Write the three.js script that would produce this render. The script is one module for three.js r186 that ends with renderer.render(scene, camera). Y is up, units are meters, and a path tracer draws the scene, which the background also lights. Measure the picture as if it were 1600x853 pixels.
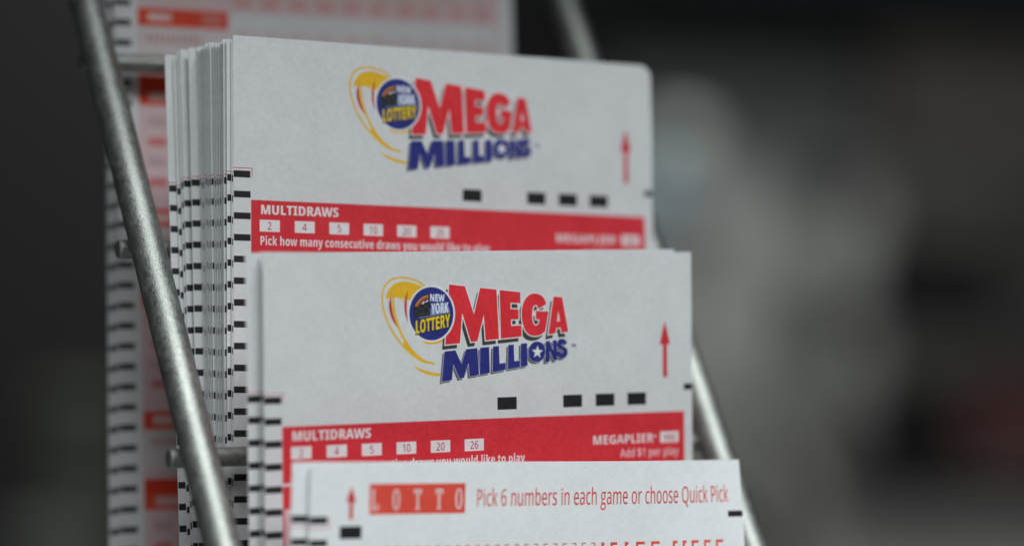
import * as THREE from 'three';
import { RectAreaLightUniformsLib } from 'three/addons/lights/RectAreaLightUniformsLib.js';
import { RoundedBoxGeometry } from 'three/addons/geometries/RoundedBoxGeometry.js';
import { mergeGeometries } from 'three/addons/utils/BufferGeometryUtils.js';

// ------------------------------------------------------------------ camera, light, exposure
const scene = new THREE.Scene();
const D2R = Math.PI / 180, MM = 0.001;
const camera = new THREE.PerspectiveCamera(2 * Math.atan(426.5 / 4200) / D2R, 1024 / 545, 0.02, 12);
camera.position.set(-0.20601, 0.25, 0.43164);
camera.rotation.set(-4 * D2R, -27 * D2R, 2.2 * D2R, 'YXZ');
camera.focus = 0.455;
camera.userData.fStop = 4.4;
scene.add(camera);
scene.background = new THREE.Color().setRGB(0.012, 0.013, 0.013);

const renderer = new THREE.WebGLRenderer({ antialias: true });
renderer.setSize(1024, 545);
renderer.toneMapping = THREE.LinearToneMapping;
renderer.toneMappingExposure = 1.0;
renderer.shadowMap.enabled = true;
RectAreaLightUniformsLib.init();

let seed = 20240611;
const rnd = () => { seed = (seed * 1664525 + 1013904223) >>> 0; return seed / 4294967296; };
const V = (x, y, z) => new THREE.Vector3(x, y, z);
const names = {};
const numbered = (n) => { const k = names[n] = (names[n] ?? -1) + 1; return k ? `${n}_${String(k).padStart(3, '0')}` : n; };
function mesh(name, geometry, material, parent) {
  const m = new THREE.Mesh(geometry, material); m.name = name; m.castShadow = m.receiveShadow = true; parent.add(m); return m;
}
function tag(o, label, category, group) {
  o.userData.label = label; o.userData.category = category; if (group) o.userData.group = group; return o;
}
function thing(name, label, category, pos, turn = 0, group) {
  const g = new THREE.Group(); g.name = numbered(name); g.position.set(...pos); g.rotation.y = turn; scene.add(g);
  return tag(g, label, category, group);
}
function struct(name, geometry, material) {
  const m = mesh(numbered(name), geometry, material, scene); m.userData.kind = 'structure'; return m;
}

// ceiling light panels above and in front of the rack (outside the frame)
function lightPanel(label, at, aim, w, h, power, color) {
  const g = thing('ceiling_light', label, 'ceiling light', at, 0, 'ceiling light panels');
  g.lookAt(...aim);
  const housing = new THREE.MeshStandardMaterial({ color: 0xb9bbba, roughness: 0.5 });
  const glow = new THREE.MeshStandardMaterial({ color: 0xffffff, emissive: new THREE.Color(...color), emissiveIntensity: 0.6, roughness: 0.6 });
  mesh('housing', new RoundedBoxGeometry(w + 0.05, h + 0.05, 0.05, 2, 0.006).translate(0, 0, -0.03), housing, g);
  mesh('diffuser', new THREE.BoxGeometry(w, h, 0.006).translate(0, 0, 0), glow, g);
  const l = new THREE.RectAreaLight(new THREE.Color(...color), power, w, h);
  l.name = 'panel_light';
  l.position.set(...at); scene.add(l);
  const d = V(...aim).sub(V(...at)).normalize();
  l.position.addScaledVector(d, 0.008);
  l.lookAt(...aim);
}
lightPanel('large white light panel above and in front of the slip rack', [-0.05, 1.4, 0.72], [-0.05, 0.0, 0.719], 1.2, 0.85, 7.5, [0.96, 1.0, 1.03]);
lightPanel('long white light panel above the shelves at the back', [0.651, 1.5, -0.863], [1.6, 0.35, -2.6], 0.9, 0.35, 30, [0.98, 1.0, 0.96]);

// ------------------------------------------------------------------ textures
function noiseCanvas(size, fn) {
  const data = new Uint8Array(size * size * 4);
  for (let i = 0; i < size * size; i++) {
    const c = fn(i % size, (i / size) | 0); data.set([c[0], c[1], c[2], 255], i * 4);
  }
  const t = new THREE.DataTexture(data, size, size); t.magFilter = THREE.LinearFilter; t.minFilter = THREE.LinearFilter;
  t.wrapS = t.wrapT = THREE.RepeatWrapping; t.needsUpdate = true; return t;
}
function tileNoise(n, s) {                       // tiling value noise with n cells on s pixels
  const g = Array.from({ length: n * n }, () => rnd());
  return (x, y) => {
    const fx = x / s * n, fy = y / s * n, ix = Math.floor(fx), iy = Math.floor(fy);
    let a = fx - ix, b = fy - iy; a = a * a * (3 - 2 * a); b = b * b * (3 - 2 * b);
    const at = (i, j) => g[(((j % n) + n) % n) * n + (((i % n) + n) % n)];
    return (at(ix, iy) * (1 - a) + at(ix + 1, iy) * a) * (1 - b) + (at(ix, iy + 1) * (1 - a) + at(ix + 1, iy + 1) * a) * b;
  };
}
const S = 512;
const n8 = tileNoise(8, S), n32 = tileNoise(32, S), n128 = tileNoise(128, S), n256 = tileNoise(256, S);
const paperBump = noiseCanvas(S, (x, y) => { const v = 255 * (0.3 * n32(x, y) + 0.35 * n128(x, y) + 0.35 * n256(x, y)); return [v, v, v]; });

// slip print, drawn in millimetres from the slip's top left corner
const W = 82.5, L = 150, PX = 2048 / L, CW = Math.round(W * PX), CH = 2048;
const PAPER = 'rgb(226,228,228)';
function slipCanvas(draw, stock) {
  const c = document.createElement('canvas'); c.width = CW; c.height = CH;
  const x = c.getContext('2d');
  x.fillStyle = stock; x.fillRect(0, 0, CW, CH);
  x.setTransform(PX, 0, 0, PX, 0, 0);
  draw(x);
  // paper fibre and specks
  x.setTransform(1, 0, 0, 1, 0, 0);
  const im = x.getImageData(0, 0, CW, CH), d = im.data;
  for (let j = 0; j < CH; j++) for (let i = 0; i < CW; i++) {
    const k = (j * CW + i) * 4;
    const v = (n128(i * 0.5, j * 0.5) - 0.5) * 7 + (n32(i * 0.31, j * 0.31) - 0.5) * 5 + (rnd() - 0.5) * 12;
    const ink = 1 - (d[k] + d[k + 1] + d[k + 2]) / 765;
    const q = v * (1 + ink * 0.6);
    d[k] += q; d[k + 1] += q; d[k + 2] += q;
  }
  x.putImageData(im, 0, 0);
  for (let i = 0; i < 130; i++) {
    x.fillStyle = `rgba(70,66,62,${0.12 + 0.35 * rnd() * rnd()})`;
    x.beginPath(); x.ellipse(rnd() * CW, rnd() * CH, 0.5 + rnd() * 1.1, 0.4 + rnd() * 0.8, rnd() * 3, 0, 7); x.fill();
  }
  const t = new THREE.CanvasTexture(c); t.colorSpace = THREE.SRGBColorSpace; t.anisotropy = 8; return t;
}
function rect(x, col, u0, v0, u1, v1) { x.fillStyle = col; x.fillRect(u0, v0, u1 - u0, v1 - v0); }
// text fitted to a width: left edge u, baseline v, cap height in mm
function text(x, s, u, v, width, cap, col, font = 'bold 100px sans-serif', align = 0) {
  x.save(); x.font = font; x.fillStyle = col; x.textBaseline = 'alphabetic';
  const m = x.measureText(s).width, sy = cap / 71.5, sx = width ? width / m : sy;
  x.translate(u - align * m * sx, v); x.scale(sx, sy); x.fillText(s, 0, 0); x.restore();
}
function poly(x, pts, col) {
  x.fillStyle = col; x.beginPath(); pts.forEach((p, i) => i ? x.lineTo(p[0], p[1]) : x.moveTo(p[0], p[1])); x.closePath(); x.fill();
}
const BLACK = 'rgb(21,20,22)', RED = 'rgb(218,44,56)', NAVY = 'rgb(33,42,126)', GOLD = 'rgb(236,186,30)';
function timingMarks(x, first, start, pitch, bracket) {
  rect(x, BLACK, 0.08, first - 0.57, 3.1, first + 0.57);
  for (let v = start; v < L; v += pitch) rect(x, BLACK, 0.12, v - 0.55, 3.12, v + 0.55);
  if (bracket) {
    x.strokeStyle = 'rgb(196,92,92)'; x.lineWidth = 0.13; x.beginPath(); x.moveTo(0, first - bracket); x.lineTo(3.42, first - bracket);
    x.lineTo(3.42, first + bracket * 0.45); x.stroke();
  }
}
function arrow(x, u, tip, end, headW, headL, shaftW, col) {
  poly(x, [[u, tip], [u + headW / 2, tip + headL], [u + shaftW / 2, tip + headL], [u + shaftW / 2, end], [u - shaftW / 2, end], [u - shaftW / 2, tip + headL], [u - headW / 2, tip + headL]], col);
}
// unit letters (0..1 across, 0..1 down), mapped into a tapering, slanted band
const LET = {
  M: [[.08, 0], [.37, 0], [.535, .5], [.655, 0], [.96, 0], [1, 1], [.75, 1], [.72, .5], [.595, 1], [.475, 1], [.315, .47], [.27, 1], [0, 1]],
  E: [[.02, 0], [.95, 0], [.96, .25], [.5, .25], [.51, .385], [.86, .385], [.87, .61], [.52, .61], [.53, .75], [.99, .75], [1, 1], [.06, 1]],
  I: [[.06, 0], [.94, 0], [1, 1], [0, 1]],
  L: [[.06, 0], [.5, 0], [.54, .71], [1, .71], [1, 1], [0, 1]],
  N: [[.06, 0], [.36, 0], [.66, .5], [.62, 0], [.95, 0], [1, 1], [.7, 1], [.36, .47], [.38, 1], [0, 1]],
};
function logo(x) {
  x.save();
  // drawn in units of 1/39 mm; the emblem's centre is (392, 306)
  x.translate(30.9, 10.1); x.scale(1 / 39.1, 1 / 43); x.transform(1, 0.014, 0, 1, 0, 0); x.translate(-392, -306);
  const P = (d) => new Path2D(d);
  // gold comet tail
  x.strokeStyle = GOLD; x.lineWidth = 13;
  x.stroke(P('M345 106 C 255 36 124 24 66 88 C 8 154 30 284 80 388 C 160 548 282 646 415 668'));
  x.fillStyle = GOLD;
  x.fill(P('M58 206 C 66 108 140 58 235 80 C 275 88 312 102 332 116 L 250 218 C 205 200 150 178 114 182 C 94 184 74 194 58 206 Z'));
  x.lineWidth = 17;
  x.stroke(P('M112 180 C 104 300 150 430 222 545'));
  x.fill(P('M206 494 C 250 584 330 646 415 668 C 322 676 250 624 192 548 C 176 524 184 496 206 494 Z'));
  x.fill(P('M255 680 C 310 705 380 735 456 738 L 452 758 C 370 758 296 726 255 680 Z'));
  x.fill(P('M318 505 C 380 545 470 530 520 470 L 500 440 L 380 500 Z'));
  x.strokeStyle = GOLD; x.lineWidth = 9; x.stroke(P('M120 178 C 160 190 190 205 215 240'));
  x.fillStyle = 'rgb(196,40,48)';
  x.fill(P('M97 178 C 66 240 80 330 142 404 C 112 330 96 262 97 178 Z'));
  x.fill(P('M222 132 C 184 220 186 300 220 366 C 206 290 206 220 222 132 Z'));
  // red word: dark drop shape, pale outline, fill
  const yt = (px) => 95 + (px - 525) * 0.104, yb = (px) => 531 - (px - 495) * 0.097;
  const put = (let_, x0, x1, top, bot) => { const p = new Path2D(); LET[let_].forEach(([a, b], i) => { const X = x0 + (x1 - x0) * a, Y = top(X) * (1 - b) + bot(X) * b; i ? p.lineTo(X, Y) : p.moveTo(X, Y); }); p.closePath(); return p; };
  const red = [put('M', 494, 897, yt, yb), put('E', 902, 1070, yt, yb),
    P('M1262 238 C 1250 180 1212 160 1172 160 C 1110 160 1076 226 1072 300 C 1070 392 1098 474 1170 472 C 1206 472 1226 462 1252 438 L 1278 292 L 1180 290 L 1180 350 L 1206 352 C 1206 382 1196 396 1180 396 C 1158 394 1150 356 1152 312 C 1154 268 1162 244 1180 246 C 1192 247 1196 256 1198 274 Z'),
    (() => { const p = P('M1318 182 L1384 187 L1430 444 L1376 449 L1370 412 L1338 414 L1330 453 L1276 463 Z M1353 285 L1343 366 L1367 364 Z'); return p; })()];
  const shade = (list, dx, dy, col) => { x.save(); x.translate(dx, dy); x.fillStyle = col; list.forEach((p) => x.fill(p, 'evenodd')); x.restore(); };
  const outline = (list, col, w) => { x.strokeStyle = col; x.lineWidth = w; x.lineJoin = 'miter'; list.forEach((p) => x.stroke(p)); };
  shade(red, -24, 36, 'rgb(58,57,55)');
  outline(red, 'rgb(232,233,232)', 17);
  shade(red, 0, 0, 'rgb(226,42,52)');
  // blue word
  const bt = (px) => 580 - (px - 485) * 0.088, bb = (px) => 800 - (px - 465) * 0.168;
  const blue = [put('M', 465, 744, bt, bb), put('I', 750, 826, bt, bb), put('L', 846, 946, bt, bb), put('L', 962, 1056, bt, bb), put('I', 1060, 1114, bt, bb),
    P('M1185 514 C 1232 512 1252 548 1250 590 C 1248 636 1224 662 1186 664 C 1146 666 1122 640 1122 596 C 1122 552 1146 516 1185 514 Z'),
    put('N', 1250, 1344, bt, bb),
    P('M1420 528 C 1412 500 1392 494 1374 496 C 1350 499 1338 520 1342 548 C 1346 576 1388 570 1388 592 C 1386 606 1366 602 1362 584 L 1334 592 C 1342 634 1366 644 1388 640 C 1416 634 1428 608 1422 580 C 1416 552 1378 556 1378 540 C 1380 528 1394 532 1396 544 Z')];
  shade(blue, -15, 15, 'rgb(92,92,92)');
  outline(blue, 'rgb(232,233,232)', 6);
  shade(blue, 0, 0, NAVY);
  x.fillStyle = 'rgb(235,236,236)'; x.beginPath();
  for (let i = 0; i < 10; i++) { const r = i % 2 ? 19 : 46, a = -Math.PI / 2 + i * Math.PI / 5 + 0.05; x.lineTo(1190 + r * Math.cos(a), 592 + r * 1.12 * Math.sin(a)); }
  x.closePath(); x.fill();
  // round emblem
  x.fillStyle = 'rgb(234,235,235)'; x.beginPath(); x.ellipse(393, 306, 176, 206, 0, 0, 7); x.fill();
  x.fillStyle = NAVY; x.beginPath(); x.ellipse(392, 306, 163, 192, 0, 0, 7); x.fill();
  x.fillStyle = 'rgb(120,140,190)'; x.fill(P('M386 262 L520 250 L536 304 L386 326 L300 338 L300 328 L386 310 Z'));
  x.fillStyle = 'rgb(24,28,30)'; x.fill(P('M264 336 L264 262 C 286 206 330 172 374 166 L386 318 Z'));
  x.lineWidth = 9; x.strokeStyle = 'rgb(232,160,60)'; x.stroke(P('M276 254 C 296 208 330 184 370 176'));
  x.lineWidth = 10; x.strokeStyle = 'rgb(196,84,36)'; x.stroke(P('M288 258 C 306 218 336 198 372 190'));
  x.fillStyle = 'rgb(240,240,240)'; x.fill(P('M318 236 L338 214 L346 222 L366 204 L372 214 L352 226 L344 222 L330 238 Z'));
  x.strokeStyle = 'rgb(70,78,76)'; x.lineWidth = 5; x.stroke(P('M272 300 L306 262 L340 300 M320 284 L352 244 L380 290 M270 312 L384 302'));
  const word = (s, u, v, w, h, sk, col, out) => {
    x.save(); x.transform(1, sk, 0, 1, u, v); x.font = 'bold 100px sans-serif'; const m = x.measureText(s).width; x.scale(w / m, h / 71.5);
    if (out) { x.strokeStyle = out; x.lineWidth = 16; x.strokeText(s, 0, 0); }
    x.fillStyle = col; x.fillText(s, 0, 0); x.strokeStyle = col; x.lineWidth = 3; x.strokeText(s, 0, 0); x.restore();
  };
  word('NEW', 380, 214, 110, 50, 0.04, 'rgb(226,232,240)');
  word('YORK', 392, 306, 126, 72, -0.08, 'rgb(226,232,240)');
  word('LOTTERY', 272, 450, 258, 92, -0.2, 'rgb(240,208,36)', 'rgb(20,26,60)');
  word('TM', 1450, 556, 40, 22, 0, 'rgb(60,66,120)');
  x.restore();
}
const megaTex = slipCanvas((x) => {
  timingMarks(x, 23.75, 27.2, 3.688, 1.05);
  rect(x, BLACK, 80.8, 23.25, 82.5, 24.3);
  for (const u of [45.3, 58.2, 64.7, 71.1]) rect(x, BLACK, u - 1.87, 24.55, u + 1.87, 26.65);
  arrow(x, 76.95, 12.1, 22.0, 2.2, 4.1, 0.85, 'rgb(206,46,56)');
  logo(x);
  rect(x, RED, 3.25, 28.1, 80.8, 37.35);
  const PALE = 'rgb(236,232,232)';
  text(x, 'MULTIDRAWS', 4.85, 30.5, 14.6, 1.55, PALE); text(x, 'MULTIDRAWS', 4.9, 30.5, 14.6, 1.55, PALE);
  ['2', '4', '5', '10', '20', '26'].forEach((s, i) => {
    const u = 6.64 + 6.45 * i;
    rect(x, PALE, u - 1.86, 31.4, u + 1.86, 33.45);
    text(x, s, u, 33.12, s.length * 0.82, 1.36, 'rgb(168,40,62)', '100px sans-serif', 0.5);
  });
  text(x, 'Pick how many consecutive draws you would like to play', 4.8, 35.75, 43.9, 1.5, PALE, 'bold 100px sans-serif');
  text(x, 'MEGAPLIER', 62.1, 33.3, 12.4, 1.5, PALE); text(x, '®', 74.55, 32.6, 0.6, 0.6, PALE);
  rect(x, PALE, 75.85, 31.55, 79.6, 33.5); text(x, 'YES', 77.75, 33.15, 2.5, 1.15, 'rgb(190,60,76)', 'bold 100px sans-serif', 0.5);
  text(x, 'Add $1 per play', 67.7, 35.75, 11.9, 1.4, PALE, '100px sans-serif');
  // panels below
  for (let p = 0; p < 5; p++) {
    const v = 37.8 + p * 22.4;
    rect(x, RED, 3.25, v, 80.8, v + 3.75);
    rect(x, 'rgb(226,190,194)', 3.25, v + 3.75, 80.8, v + 21.9);
    rect(x, 'rgb(206,70,84)', 3.25, v + 3.75, 3.55, v + 21.9);
    for (let j = 0; j < 5; j++) for (let i = 0; i < 12; i++) rect(x, PALE, 5.2 + i * 6.3, v + 4.8 + j * 3.4, 8.7 + i * 6.3, v + 6.8 + j * 3.4);
  }
}, 'rgb(219,222,222)');
const lottoTex = slipCanvas((x) => {
  timingMarks(x, 9.1, 12.75, 3.7, 0);
  x.strokeStyle = 'rgb(226,160,160)'; x.lineWidth = 0.2; x.beginPath(); x.moveTo(0, 10.3); x.lineTo(3.5, 10.3); x.lineTo(3.5, 8.7); x.stroke();
  rect(x, BLACK, 79.3, 8.75, 82.5, 9.75);
  const OR = 'rgb(240,82,64)';
  arrow(x, 7.2, 3.7, 9.0, 1.75, 2.5, 0.62, 'rgb(218,66,66)');
  rect(x, BLACK, 5.3, 10.1, 9.1, 12.1);
  rect(x, OR, 10.4, 3.35, 27.6, 8.25);
  [['L', 11.3], ['O', 15.1], ['T', 18.95], ['T', 22.8], ['O', 26.4]].forEach(([s, u]) => {
    text(x, s, u, 7.55, 1.35, 3.25, 'rgb(240,226,222)', '100px serif', 0.5);
    text(x, s, u + 0.12, 7.55, 1.35, 3.25, 'rgb(240,226,222)', '100px serif', 0.5);
  });
  text(x, 'Pick 6 numbers in each game or choose Quick Pick', 29.6, 7.15, 49.9, 2.75, 'rgb(222,58,52)', '100px sans-serif');
  // number boxes below
  x.strokeStyle = 'rgb(214,84,84)'; x.lineWidth = 0.16;
  for (let r = 0; r < 6; r++) for (let i = 0; i < 11; i++) {
    const u = 13.5 + i * 3.55 * 1.02, v = 13.65 + r * 3.7;
    x.beginPath(); x.moveTo(u + 0.7, v); x.lineTo(u, v); x.lineTo(u, v + 2.2); x.lineTo(u + 0.7, v + 2.2); x.moveTo(u + 1.7, v); x.lineTo(u + 2.4, v); x.lineTo(u + 2.4, v + 2.2); x.lineTo(u + 1.7, v + 2.2); x.stroke();
  }
  for (const [u, w] of [[53.4, 0.7], [55.2, 1.5], [58, 0.8], [60.2, 2], [63.2, 2], [67.6, 1.1], [69.6, 0.9], [71.4, 1.7], [74, 1.6], [76.5, 1.8]]) {
    rect(x, OR, u, 13.6, u + w * 0.85, 14.05); rect(x, OR, u, 13.6, u + 0.4, 15.4); rect(x, OR, u, 14.9, u + w, 15.4);
  }
}, 'rgb(246,250,250)');
const gridTex = slipCanvas((x) => {
  timingMarks(x, 8.6, 8.6 + 3.69, 3.69, 0);
  const OR = 'rgb(230,76,50)', DEEP = 'rgb(226,58,14)', PINK = 'rgb(225,198,199)', TXT = 'rgb(206,150,148)';
  rect(x, PINK, 4.4, 3, 79.5, 148);
  for (let p = 0; p < 4; p++) {
    const v = 14.6 + 36.9 * p;                          // heading bar of a panel
    rect(x, PAPER, 22.5, v - 1.4, 79, v + 5.6);
    rect(x, 'rgb(222,212,212)', 4.6, v + 1.9, 79, v + 8.2);
    rect(x, OR, 4.5, v - 1.5, 22.3, v + 1.8);
    rect(x, 'rgb(228,172,164)', 6.4, v - 0.7, 11, v + 0.9); text(x, 'PICK 1', 6.6, v + 0.8, 4.4, 1.3, 'rgb(240,226,224)');
    rect(x, 'rgb(220,130,120)', 17.2, v - 0.8, 21, v + 1);
    for (let i = 0; i < 10; i++) {
      text(x, String(i), 25.2 + i * 5.6, v + 3.4, 1.2, 1.9, TXT, '100px sans-serif', 0.5);
      rect(x, 'rgb(222,170,168)', 23.6 + i * 5.6, v - 4.6, 27 + i * 5.6, v - 2.4);
      rect(x, TXT, 6.2 + i * 1.1, v + 3.4, 6.8 + i * 1.1, v + 4.8);
    }
    rect(x, 'rgb(226,214,214)', 4.6, v + 5.6, 79, v + 9);
    rect(x, DEEP, 4.5, v + 10.8, 79, v + 13.5);
    rect(x, OR, 4.5, v + 13.5, 79, v + 16.4);
    for (let i = 0; i < 10; i++) rect(x, 'rgb(226,176,168)', 6.6 + i * 7.2, v + 14, 11.4 + i * 7.2, v + 15.7);
    for (let r = 0; r < 4; r++) for (let i = 0; i < 12; i++) {
      rect(x, r % 2 ? 'rgb(218,130,132)' : 'rgb(206,176,176)', 6.2 + i * 6.1, v + 18.6 + r * 3.7, 9.8 + i * 6.1, v + 20.2 + r * 3.7);
    }
  }
}, PAPER);

// ------------------------------------------------------------------ materials
const bump = (tex, rx, ry) => { const t = tex.clone(); t.repeat.set(rx, ry); t.needsUpdate = true; return t; };
const pb = bump(paperBump, 6, 11);
const paper = (map) => new THREE.MeshStandardMaterial({ map, roughness: 0.72, bumpMap: pb, bumpScale: 0.00002 });
const MEGA = paper(megaTex), LOTTO = paper(lottoTex), GRID = paper(gridTex);
const zincTone = noiseCanvas(S, (x, y) => {
  const v = 0.615 + 0.12 * (n128(x, y) - 0.5) + 0.14 * (n256(x, y) - 0.5) + 0.08 * (n32(x, y) - 0.5) + 0.06 * (n8(x, y) - 0.5);
  const c = 255 * Math.min(1, Math.max(0, v)); return [c * 0.975, c, c * 0.965];
});
zincTone.colorSpace = THREE.SRGBColorSpace;
const zincRough = noiseCanvas(S, (x, y) => { const v = 255 * (0.5 + 0.17 * (n128(x, y) - 0.5) + 0.1 * (n32(x, y) - 0.5)); return [v, v, v]; });
const zincBump = noiseCanvas(S, (x, y) => { const v = 255 * (0.5 * n128(x, y) + 0.5 * n256(x, y)); return [v, v, v]; });
function zinc(rx, ry) {
  return new THREE.MeshStandardMaterial({ color: 0xffffff, metalness: 0.85, roughness: 1, map: bump(zincTone, rx, ry), roughnessMap: bump(zincRough, rx, ry), bumpMap: bump(zincBump, rx, ry), bumpScale: 0.00003 });
}
const ROD = zinc(11, 0.7), WIRE = zinc(4, 0.4);

// ------------------------------------------------------------------ the surface under the rack
const counterTop = new THREE.MeshStandardMaterial({ color: new THREE.Color().setRGB(0.42, 0.42, 0.41), roughness: 0.5, bumpMap: bump(paperBump, 5, 5), bumpScale: 0.0001 });
struct('counter', new RoundedBoxGeometry(1.1, 0.04, 0.62, 2, 0.004).translate(0, -0.02, 0.17), counterTop);

// shelf over the counter, above the frame, that keeps the ceiling light off the rear pockets
{
  const g = thing('overhead_shelf', 'dark shelf board above the rack, out of the picture', 'shelf', [0, 0.43, 0]);
  const m = new THREE.MeshStandardMaterial({ color: new THREE.Color().setRGB(0.05, 0.05, 0.05), roughness: 0.6 });
  mesh('board', new RoundedBoxGeometry(1.1, 0.018, 0.26, 2, 0.003).translate(0, 0, -0.055), m, g);
  for (const x of [-0.54, 0.54]) mesh('side_panel', new RoundedBoxGeometry(0.016, 0.43, 0.1, 2, 0.003).translate(x, -0.215, -0.1), m, g);
}

// ------------------------------------------------------------------ wire rack
const rack = thing('wire_rack', 'grey galvanised wire rack with sloping side rods holding the slips', 'rack', [0, 0, 0]);
function tube(name, pts, r, mat, round = true) {
  const c = pts.length === 2 ? new THREE.LineCurve3(pts[0], pts[1]) : new THREE.CatmullRomCurve3(pts, false, 'catmullrom', 0.15);
  const gs = [new THREE.TubeGeometry(c, pts.length === 2 ? 8 : 60, r, 24)];
  if (round) for (const [at, out] of [[0, -1], [1, 1]]) {          // softly rounded cut ends
    const dir = c.getTangentAt(at).multiplyScalar(out);
    const prof = []; for (let i = 0; i <= 5; i++) { const a = i / 5 * Math.PI / 2; prof.push(new THREE.Vector2(r - 0.3 * r * (1 - Math.cos(a)), 0.3 * r * Math.sin(a))); }
    prof.push(new THREE.Vector2(0.0001 * r, 0.3 * r));
    const g = new THREE.LatheGeometry(prof, 24);
    g.applyQuaternion(new THREE.Quaternion().setFromUnitVectors(V(0, 1, 0), dir)); g.translate(...c.getPointAt(at));
    gs.push(g);
  }
  return mesh(name, mergeGeometries(gs), mat, rack);
}
const lerpY = (a, b, y) => a.clone().lerp(b, (y - a.y) / (b.y - a.y));
const la = V(-0.05516, 0.26231, -0.03812), lb = V(-0.05144, 0.17418, 0.02919);
const ra = V(0.04523, 0.26723, -0.04361), rb = V(0.0484, 0.16989, 0.02977);
const R = 0.003, r = 0.00165;
tube('side_rod', [lerpY(la, lb, 0.34), lerpY(la, lb, R)], R, ROD);
tube('side_rod', [lerpY(ra, rb, 0.34), lerpY(ra, rb, R)], R, ROD);
for (const [y, z, dx] of [[0.2836, -0.0594, 0], [0.2512, -0.0349, 0.0018], [0.2192, -0.0105, 0], [0.1864, 0.0145, 0], [0.150, 0.0375, 0], [0.118, 0.0640, 0]]) {
  const L0 = lerpY(la, lb, y), R0 = lerpY(ra, rb, y);
  tube('cross_wire', [V(L0.x - 0.0034 + dx, y, z), V(R0.x + 0.001, y, z)], r, WIRE);
}
// pocket floors and the lower rods that carry them (below the frame)
const floors = [[0.1235, -0.0265], [0.1062, 0.0165], [0.0690, 0.0368], [0.0360, 0.0500]];
for (const [y, z] of floors) mesh('pocket_floor', new RoundedBoxGeometry(0.104, 0.0014, 0.024, 1, 0.0005).translate(-0.003, y, z), WIRE, rack);
for (const x of [-0.0565, 0.0505]) {
  tube('lower_rod', [V(x, 0.131, -0.062), ...floors.map(([y, z]) => V(x, y - 0.001, z)), V(x, 0.012, 0.060), V(x, 0.003, 0.08), V(x, 0.003, 0.155)], 0.0025, WIRE);
}

// ------------------------------------------------------------------ play slips
function slipGeometry({ curl = 0, roll = 0, cut = 0, thick = 0.09, sag = 0, dogEar = 0 } = {}) {
  const us = [0, 8, 20, 30, 41, 52, 62, 72, W - 1.6, W], vs = [0, 1.6, 6, 12, 18, 24, 32, 42, 56, 75, 100, 125, L];
  const z = (u, v) => curl * (Math.max(0, 30 - v) / 30) ** 2 + roll * ((u - W / 2) / (W / 2)) ** 2 - sag * (Math.max(0, v - 84) / (L - 84)) ** 2
    - dogEar * (Math.max(0, u - 52) / (W - 52)) ** 2 * (Math.max(0, 24 - v) / 24) ** 1.3;
  const pos = [], uv = [], idx = [];
  const nu = us.length, nv = vs.length;
  const corner = (u, v) => (cut && u === W && v === 0) ? [W - cut / 2, cut / 2] : [u, v];
  for (const side of [1, -1]) for (const v0 of vs) for (const u0 of us) {
    const [u, v] = corner(u0, v0);
    pos.push(u * MM, -v * MM, (z(u, v) + side * thick / 2) * MM);
    side > 0 ? uv.push(u / W, 1 - v / L) : uv.push((4 + u * 0.1) / W, 1 - (2 + v * 0.01) / L);
  }
  const o = nu * nv;
  for (let j = 0; j < nv - 1; j++) for (let i = 0; i < nu - 1; i++) {
    const a = j * nu + i, b = a + 1, c = a + nu, d = c + 1;
    idx.push(a, c, b, b, c, d, o + a, o + b, o + c, o + b, o + d, o + c);
  }
  // cut edges, with vertices of their own
  const edge = [];
  for (let i = 0; i < nu; i++) edge.push([us[i], 0]);
  for (let j = 1; j < nv; j++) edge.push([W, vs[j]]);
  for (let i = nu - 2; i >= 0; i--) edge.push([us[i], L]);
  for (let j = nv - 2; j >= 0; j--) edge.push([0, vs[j]]);
  for (let k = 0; k < edge.length - 1; k++) {
    const s = pos.length / 3;
    for (const e of [edge[k], edge[k + 1]]) for (const side of [1, -1]) {
      const [u, v] = corner(...e);
      pos.push(u * MM, -v * MM, (z(u, v) + side * thick / 2) * MM); uv.push(Math.min(0.9995, Math.max(0.0006, u / W)), Math.min(0.9995, Math.max(0.0005, 1 - v / L)));
    }
    idx.push(s, s + 2, s + 1, s + 1, s + 2, s + 3);
  }
  const g = new THREE.BufferGeometry();
  g.setAttribute('position', new THREE.Float32BufferAttribute(pos, 3)); g.setAttribute('uv', new THREE.Float32BufferAttribute(uv, 2)); g.setIndex(idx);
  g.computeVertexNormals(); return g;
}
const poses = {     // top left corner and turn of each pocket's front slip
  back: { at: [-0.0492, 0.2745, -0.0416], turn: [-7.3, 1.4, 0.05] },
  tall: { at: [-0.04123, 0.25669, 0.00033], turn: [-8.721, 0.682, -1.438] },
  middle: { at: [-0.04484, 0.22102, 0.02548], turn: [-4.602, 2.051, 0.64] },
  front: { at: [-0.04033, 0.1885, 0.03825], turn: [-4.6, 0.1, -1.36] },
};
// dx, dy, dn: shift in mm along the slip, up, and towards the back; lean: extra lean about a line pivot mm below the top
function slip(pocket, geometry, material, name, label, group, { dx = 0, dy = 0, dn = 0, lean = 0, twist = 0, spin = 0, pivot = 37 } = {}) {
  const p = poses[pocket];
  const base = new THREE.Matrix4().compose(V(...p.at), new THREE.Quaternion().setFromEuler(new THREE.Euler(...p.turn.map((a) => a * D2R), 'XYZ')), V(1, 1, 1));
  const own = new THREE.Matrix4().makeTranslation(dx * MM, (dy - pivot) * MM, -dn * MM)
    .multiply(new THREE.Matrix4().makeRotationFromEuler(new THREE.Euler(-lean * D2R, spin * D2R, twist * D2R)))
    .multiply(new THREE.Matrix4().makeTranslation(0, pivot * MM, 0));
  const m = mesh(numbered(name), geometry, material, scene);
  base.multiply(own).decompose(m.position, m.quaternion, m.scale);
  return tag(m, label, 'play slip', group);
}
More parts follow.
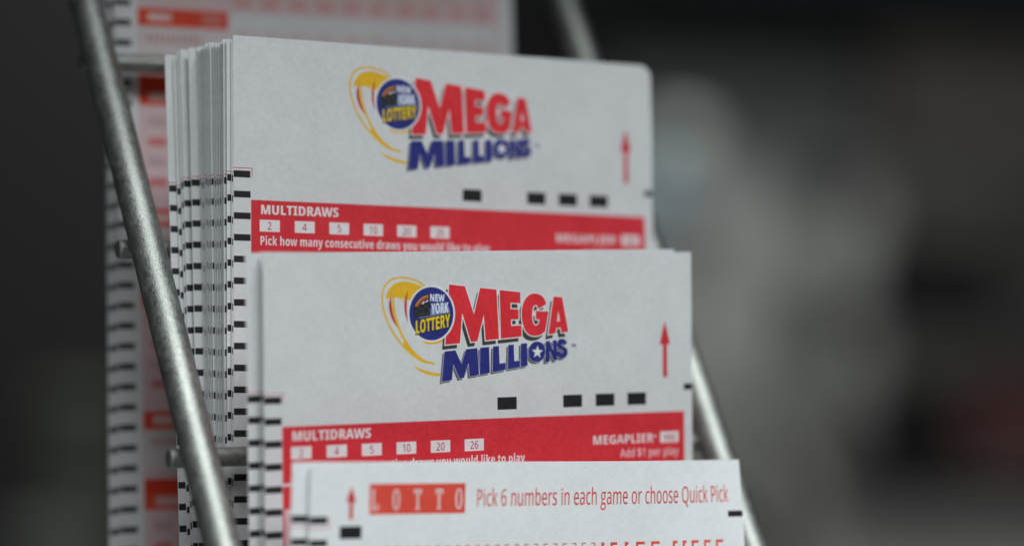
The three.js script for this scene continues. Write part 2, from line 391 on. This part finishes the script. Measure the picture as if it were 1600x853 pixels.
const plain = slipGeometry({ curl: -0.1 }), frontA = slipGeometry({ curl: -0.15, roll: -0.2, cut: 1.3 }), frontB = slipGeometry({ roll: 0.45 }), swayed = slipGeometry({ sag: 5.5 }), eared = slipGeometry({ dogEar: 3.6 });

// tallest stack, back to front: [apparent left step in px of the photo at the first mark, depth, dy]
const stackA = 'slips of the tallest stack';
const fromGap = (g, dn) => -(g - 3.35 * dn) / 7.9;
const A = [];
A.push([94, 12.5, -1.4, 5.2, 'rearmost slip of the tallest stack, its left edge farthest left']);
A.push([82, 12.1, -1.9, 4.9, 'second slip from the back of the tallest stack, sitting lowest']);
A.push([76.5, 11.7, -0.9, 4.6, 'narrow third slip from the back of the tallest stack']);
A.push([73, 11.35, -0.62, 4.4, 'fourth slip from the back of the tallest stack, rounded top edge']);
A.push([62, 10.2, -0.55, 3.4, 'slip with a broad pale margin left of the dense bundle in the tallest stack']);
const dense = 'white slip packed in the dense bundle inside the tallest stack';
for (let i = 0; i < 15; i++) A.push([48.5 - i * 1.0 + (rnd() - 0.5) * 1.6, 9.8 - i * 0.27, -0.7 + (rnd() - 0.5) * 0.9, (9.8 - i * 0.27) * 0.3, dense]);
A.push([33, 5.55, -0.85, 1.66, 'slip with a paler margin standing out in the middle of the dense bundle']);
for (let i = 0; i < 13; i++) A.push([28.5 - i * 1.25 + (rnd() - 0.5) * 2.2, 5.15 - i * 0.32, -0.8 + (rnd() - 0.5) * 0.9, (5.15 - i * 0.32) * 0.3, dense]);
A.push([10, 0.75, -0.62, 0.15, 'second slip from the front of the tallest stack, narrow marked margin']);
A.push([3.2, 0.38, -0.8, 0.05, 'slip right behind the front slip of the tallest stack, only a sliver showing']);
for (const [g, dn, dy, lean, label] of A) {
  const d = label === dense;
  slip('tall', lean > 3.2 ? swayed : plain, MEGA, 'play_slip', label, d ? 'slips in the dense bundle' : stackA, { dx: fromGap(g, dn), dy, dn, lean, twist: d ? (rnd() - 0.5) * 0.12 : 0 });
}
slip('tall', frontA, MEGA, 'play_slip', 'front slip of the tallest stack, red and blue logo, softly out of focus at right', stackA);

const stackB = 'slips in the middle pocket';
slip('middle', plain, MEGA, 'play_slip', 'rear slip in the middle pocket, left edge with black marks showing', stackB, { dx: -2.1, dy: 0.25, dn: 1.3, lean: 0.35, twist: 0.2 });
slip('middle', plain, MEGA, 'play_slip', 'slip between the two others in the middle pocket, top edge standing proud', stackB, { dx: -0.1, dy: 0.4, dn: 0.6, lean: 0.15, twist: -0.5, pivot: 20 });
slip('middle', frontB, MEGA, 'play_slip', 'front slip in the middle pocket with sharp red and blue logo', stackB);

const stackC = 'slips in the front pocket';
slip('front', eared, LOTTO, 'play_slip', 'rear slip in the front pocket, left margin with black marks showing', stackC, { dx: -2.9, dy: 0.2, dn: 1.0, twist: -0.2 });
slip('front', eared, LOTTO, 'play_slip', 'slip behind the front one in the front pocket, edge just showing', stackC, { dx: -0.15, dy: 0.1, dn: 0.4, twist: -0.1 });
slip('front', eared, LOTTO, 'play_slip', 'frontmost white slip with red lettering line and small red box', stackC);

const stackE = 'slips in the rear pocket';
for (const [dx, dn, dy, tw, label] of [
  [-1.0, 2.4, -0.5, -0.35, 'rearmost orange and pink slip at the back of the rack, left marks blurred'],
  [-0.9, 1.7, -0.35, -0.3, 'third slip of the blurred orange and pink stack at the back'],
  [-0.2, 0.8, -0.1, -0.1, 'second slip of the blurred orange and pink stack at the back'],
  [0, 0, 0, 0, 'front slip of the blurred orange and pink stack behind the rack wire']]) {
  slip('back', plain, GRID, 'play_slip', label, stackE, { dx, dn, dy, twist: tw });
}

// ------------------------------------------------------------------ out-of-focus things behind
const mat = (cr, cg, cb, roughness = 0.7, extra = {}) => new THREE.MeshStandardMaterial({ color: new THREE.Color().setRGB(cr, cg, cb), roughness, bumpMap: bump(paperBump, 3, 3), bumpScale: 0.0003, ...extra });
const yaw = -27 * D2R;
// a point dist metres ahead of the camera, right/up metres beside the line of sight (level frame)
const ahead = (right, y, dist) => [-0.206 + right * Math.cos(yaw) + dist * -Math.sin(yaw), y, 0.4316 - right * Math.sin(yaw) - dist * Math.cos(yaw)];
const bx = (w, h, d, rad, x = 0, y = 0, z = 0) => new RoundedBoxGeometry(w, h, d, 2, rad).translate(x, y, z);
{
  const wall = struct('back_wall', new THREE.BoxGeometry(6, 3.2, 0.1), mat(0.012, 0.0125, 0.012, 0.95)); wall.position.set(...ahead(0, 0.6, 4.6)); wall.rotation.y = yaw;
  const floor = struct('floor', new THREE.BoxGeometry(6, 0.05, 5.5), mat(0.06, 0.06, 0.055)); floor.position.set(0.4, -1.0, -0.9);
  const part = struct('partition', new RoundedBoxGeometry(0.28, 1.31, 0.03, 2, 0.004), mat(0.295, 0.302, 0.298)); part.position.set(...ahead(0.228, -0.335, 2.7)); part.rotation.y = yaw;
  const side = struct('partition', new RoundedBoxGeometry(0.9, 2.2, 0.03, 2, 0.004), mat(0.010, 0.0112, 0.0102)); side.position.set(...ahead(-0.75, 0.1, 3.0)); side.rotation.y = yaw;
  const back = struct('shelf_back_panel', new RoundedBoxGeometry(0.44, 1.21, 0.02, 2, 0.004), mat(0.045, 0.045, 0.042)); back.position.set(...ahead(0.59, -0.36, 2.69)); back.rotation.y = yaw;
}
const far = (name, label, category, right, y, dist, group) => thing(name, label, category, ahead(right, y, dist), yaw, group);
const darkPaint = new THREE.MeshPhysicalMaterial({ color: new THREE.Color().setRGB(0.006, 0.0065, 0.008), roughness: 0.95, specularIntensity: 0.15 }), blackPlastic = new THREE.MeshPhysicalMaterial({ color: new THREE.Color().setRGB(0.008, 0.008, 0.008), roughness: 0.9, specularIntensity: 0.2 }), greyMetal = mat(0.06, 0.06, 0.058, 0.6);
{
  const g = far('wall_cabinet', 'black cupboard along the top right of the blurred background', 'cupboard', 0.42, 0.455, 2.585);
  mesh('body', bx(0.86, 0.25, 0.12, 0.004, 0, 0, -0.025), darkPaint, g);
  for (const x of [-0.285, 0, 0.285]) { const d = mesh('door', bx(0.281, 0.24, 0.012, 0.003, x, 0, 0.042), darkPaint, g); mesh('handle', bx(0.05, 0.006, 0.01, 0.002, x, 0.06, 0.053), darkPaint, d); }
}
{
  const g = far('drawer_cabinet', 'blurred grey drawer cabinet low at the right under the shelves', 'cabinet', 0.40, -0.53, 2.3), m = mat(0.3, 0.3, 0.28);
  mesh('body', bx(0.32, 0.94, 0.3, 0.004), m, g);
  for (let i = 0; i < 4; i++) { const d = mesh('drawer', bx(0.31, 0.22, 0.012, 0.003, 0, 0.35 - i * 0.232, 0.156), m, g); mesh('handle', bx(0.09, 0.008, 0.012, 0.003, 0, 0.35 - i * 0.232, 0.168), greyMetal, d); }
}
{
  const g = far('storage_box', 'blurred brown black box at the right under the black cabinet', 'box', 0.405, 0.2424, 2.35);
  mesh('body', bx(0.19, 0.08, 0.12, 0.003), mat(0.022, 0.018, 0.013), g); mesh('lid', bx(0.196, 0.014, 0.126, 0.003, 0, 0.042, 0), mat(0.02, 0.016, 0.012), g);
}
function shelfBoard(right, y, w, label) {
  const g = far('shelf', label, 'shelf', right, y, 2.2, 'grey shelves at the right');
  mesh('board', bx(w, 0.008, 0.16, 0.002), greyMetal, g); mesh('front_lip', bx(w, 0.016, 0.003, 0.001, 0, 0.001, 0.083), greyMetal, g);
  for (const x of [-w / 2 + 0.02, w / 2 - 0.02]) mesh('bracket', bx(0.008, 0.05, 0.4, 0.002, x, -0.03, -0.29), greyMetal, g);
}
shelfBoard(0.39, 0.19, 0.26, 'upper blurred grey shelf under the brown black box');
shelfBoard(0.39, 0.076, 0.26, 'middle blurred grey shelf under the black machine');
shelfBoard(0.385, -0.046, 0.26, 'lower blurred grey shelf under the red carton');
function machine(name, label, right, y, w, h) {
  const g = far(name, label, 'machine', right, y, 2.15);
  mesh('body', bx(w, h, 0.09, 0.006), blackPlastic, g); mesh('paper_slot', bx(w * 0.6, 0.004, 0.01, 0.001, 0, h * 0.2, 0.044), greyMetal, g); mesh('cover', bx(w * 0.96, 0.006, 0.086, 0.002, 0, h / 2 + 0.002, 0), blackPlastic, g);
}
machine('desk_machine', 'wide blurred black machine on the middle shelf at the right', 0.3397, 0.106, 0.098, 0.048);
machine('desk_machine', 'small blurred black machine beside the red carton', 0.3253, -0.012, 0.064, 0.05);
{
  const g = far('carton', 'blurred dark red carton at the right edge', 'carton', 0.402, -0.0063, 2.15), m = mat(0.06, 0.012, 0.013);
  mesh('body', bx(0.072, 0.06, 0.07, 0.002), m, g); for (const x of [-0.018, 0.018]) mesh('flap', bx(0.0345, 0.002, 0.07, 0.0008, x, 0.0325, 0), m, g);
}
{
  const g = far('wall_dispenser', 'blurred white dispenser on the grey partition beside the tall stack', 'dispenser', 0.150, 0.190, 2.45);
  mesh('body', bx(0.046, 0.072, 0.06, 0.012), mat(0.44, 0.48, 0.46), g); mesh('cover', bx(0.04, 0.026, 0.012, 0.005, 0, 0.016, 0.031), mat(0.48, 0.52, 0.5), g);
  const b = far('bottle', 'blurred pale blue bottle left of the white dispenser', 'bottle', 0.121, 0.165, 2.35), bm = mat(0.2, 0.34, 0.45, 0.4);
  mesh('body', new THREE.LatheGeometry([[0, -0.03], [0.013, -0.03], [0.0145, -0.027], [0.0145, 0.012], [0.006, 0.022], [0.006, 0.03], [0, 0.03]].map((p) => new THREE.Vector2(...p)), 24), bm, b);
  mesh('cap', new THREE.CylinderGeometry(0.007, 0.007, 0.01, 20).translate(0, 0.033, 0), mat(0.6, 0.62, 0.64), b);
  const lg = far('ledge', 'narrow blurred ledge under the blue bottle and the pale roll', 'shelf', 0.14, 0.129, 2.38); mesh('board', bx(0.1, 0.008, 0.06, 0.002), greyMetal, lg); mesh('bracket', bx(0.008, 0.03, 0.3, 0.002, 0.03, -0.015, -0.17), greyMetal, lg);
  const p = far('paper_roll', 'blurred pale paper roll hanging right of the middle stack', 'paper roll', 0.172, 0.045, 2.4);
  mesh('roll', new THREE.LatheGeometry([[0.006, -0.04], [0.017, -0.04], [0.018, -0.038], [0.018, 0.038], [0.017, 0.04], [0.006, 0.04], [0.006, -0.04]].map((q) => new THREE.Vector2(...q)), 28), mat(0.42, 0.43, 0.41), p);
  mesh('spindle', new THREE.CylinderGeometry(0.0055, 0.0055, 0.1, 16), greyMetal, p);
}
{
  const g = far('waste_bin', 'blurred olive grey bin low at the left', 'bin', -0.318, -0.105, 2.0), m = mat(0.075, 0.08, 0.068);
  mesh('body', bx(0.05, 0.2, 0.05, 0.012), m, g); mesh('lid', bx(0.056, 0.018, 0.056, 0.006, 0, 0.106, 0), m, g);
  const b = far('bowl', 'blurred pale round bowl rim at the bottom left corner', 'bowl', -0.2513, -0.052, 1.5);
  mesh('body', new THREE.LatheGeometry([[0, -0.03], [0.018, -0.03], [0.026, 0.0], [0.029, 0.04], [0.027, 0.04], [0.024, 0.0], [0.016, -0.026], [0, -0.026]].map((q) => new THREE.Vector2(...q)), 36), mat(0.14, 0.145, 0.135), b);
  mesh('rim', new THREE.TorusGeometry(0.0285, 0.0022, 10, 48).rotateX(Math.PI / 2).translate(0, 0.041, 0), mat(0.2, 0.205, 0.19), b);
}
renderer.render(scene, camera);
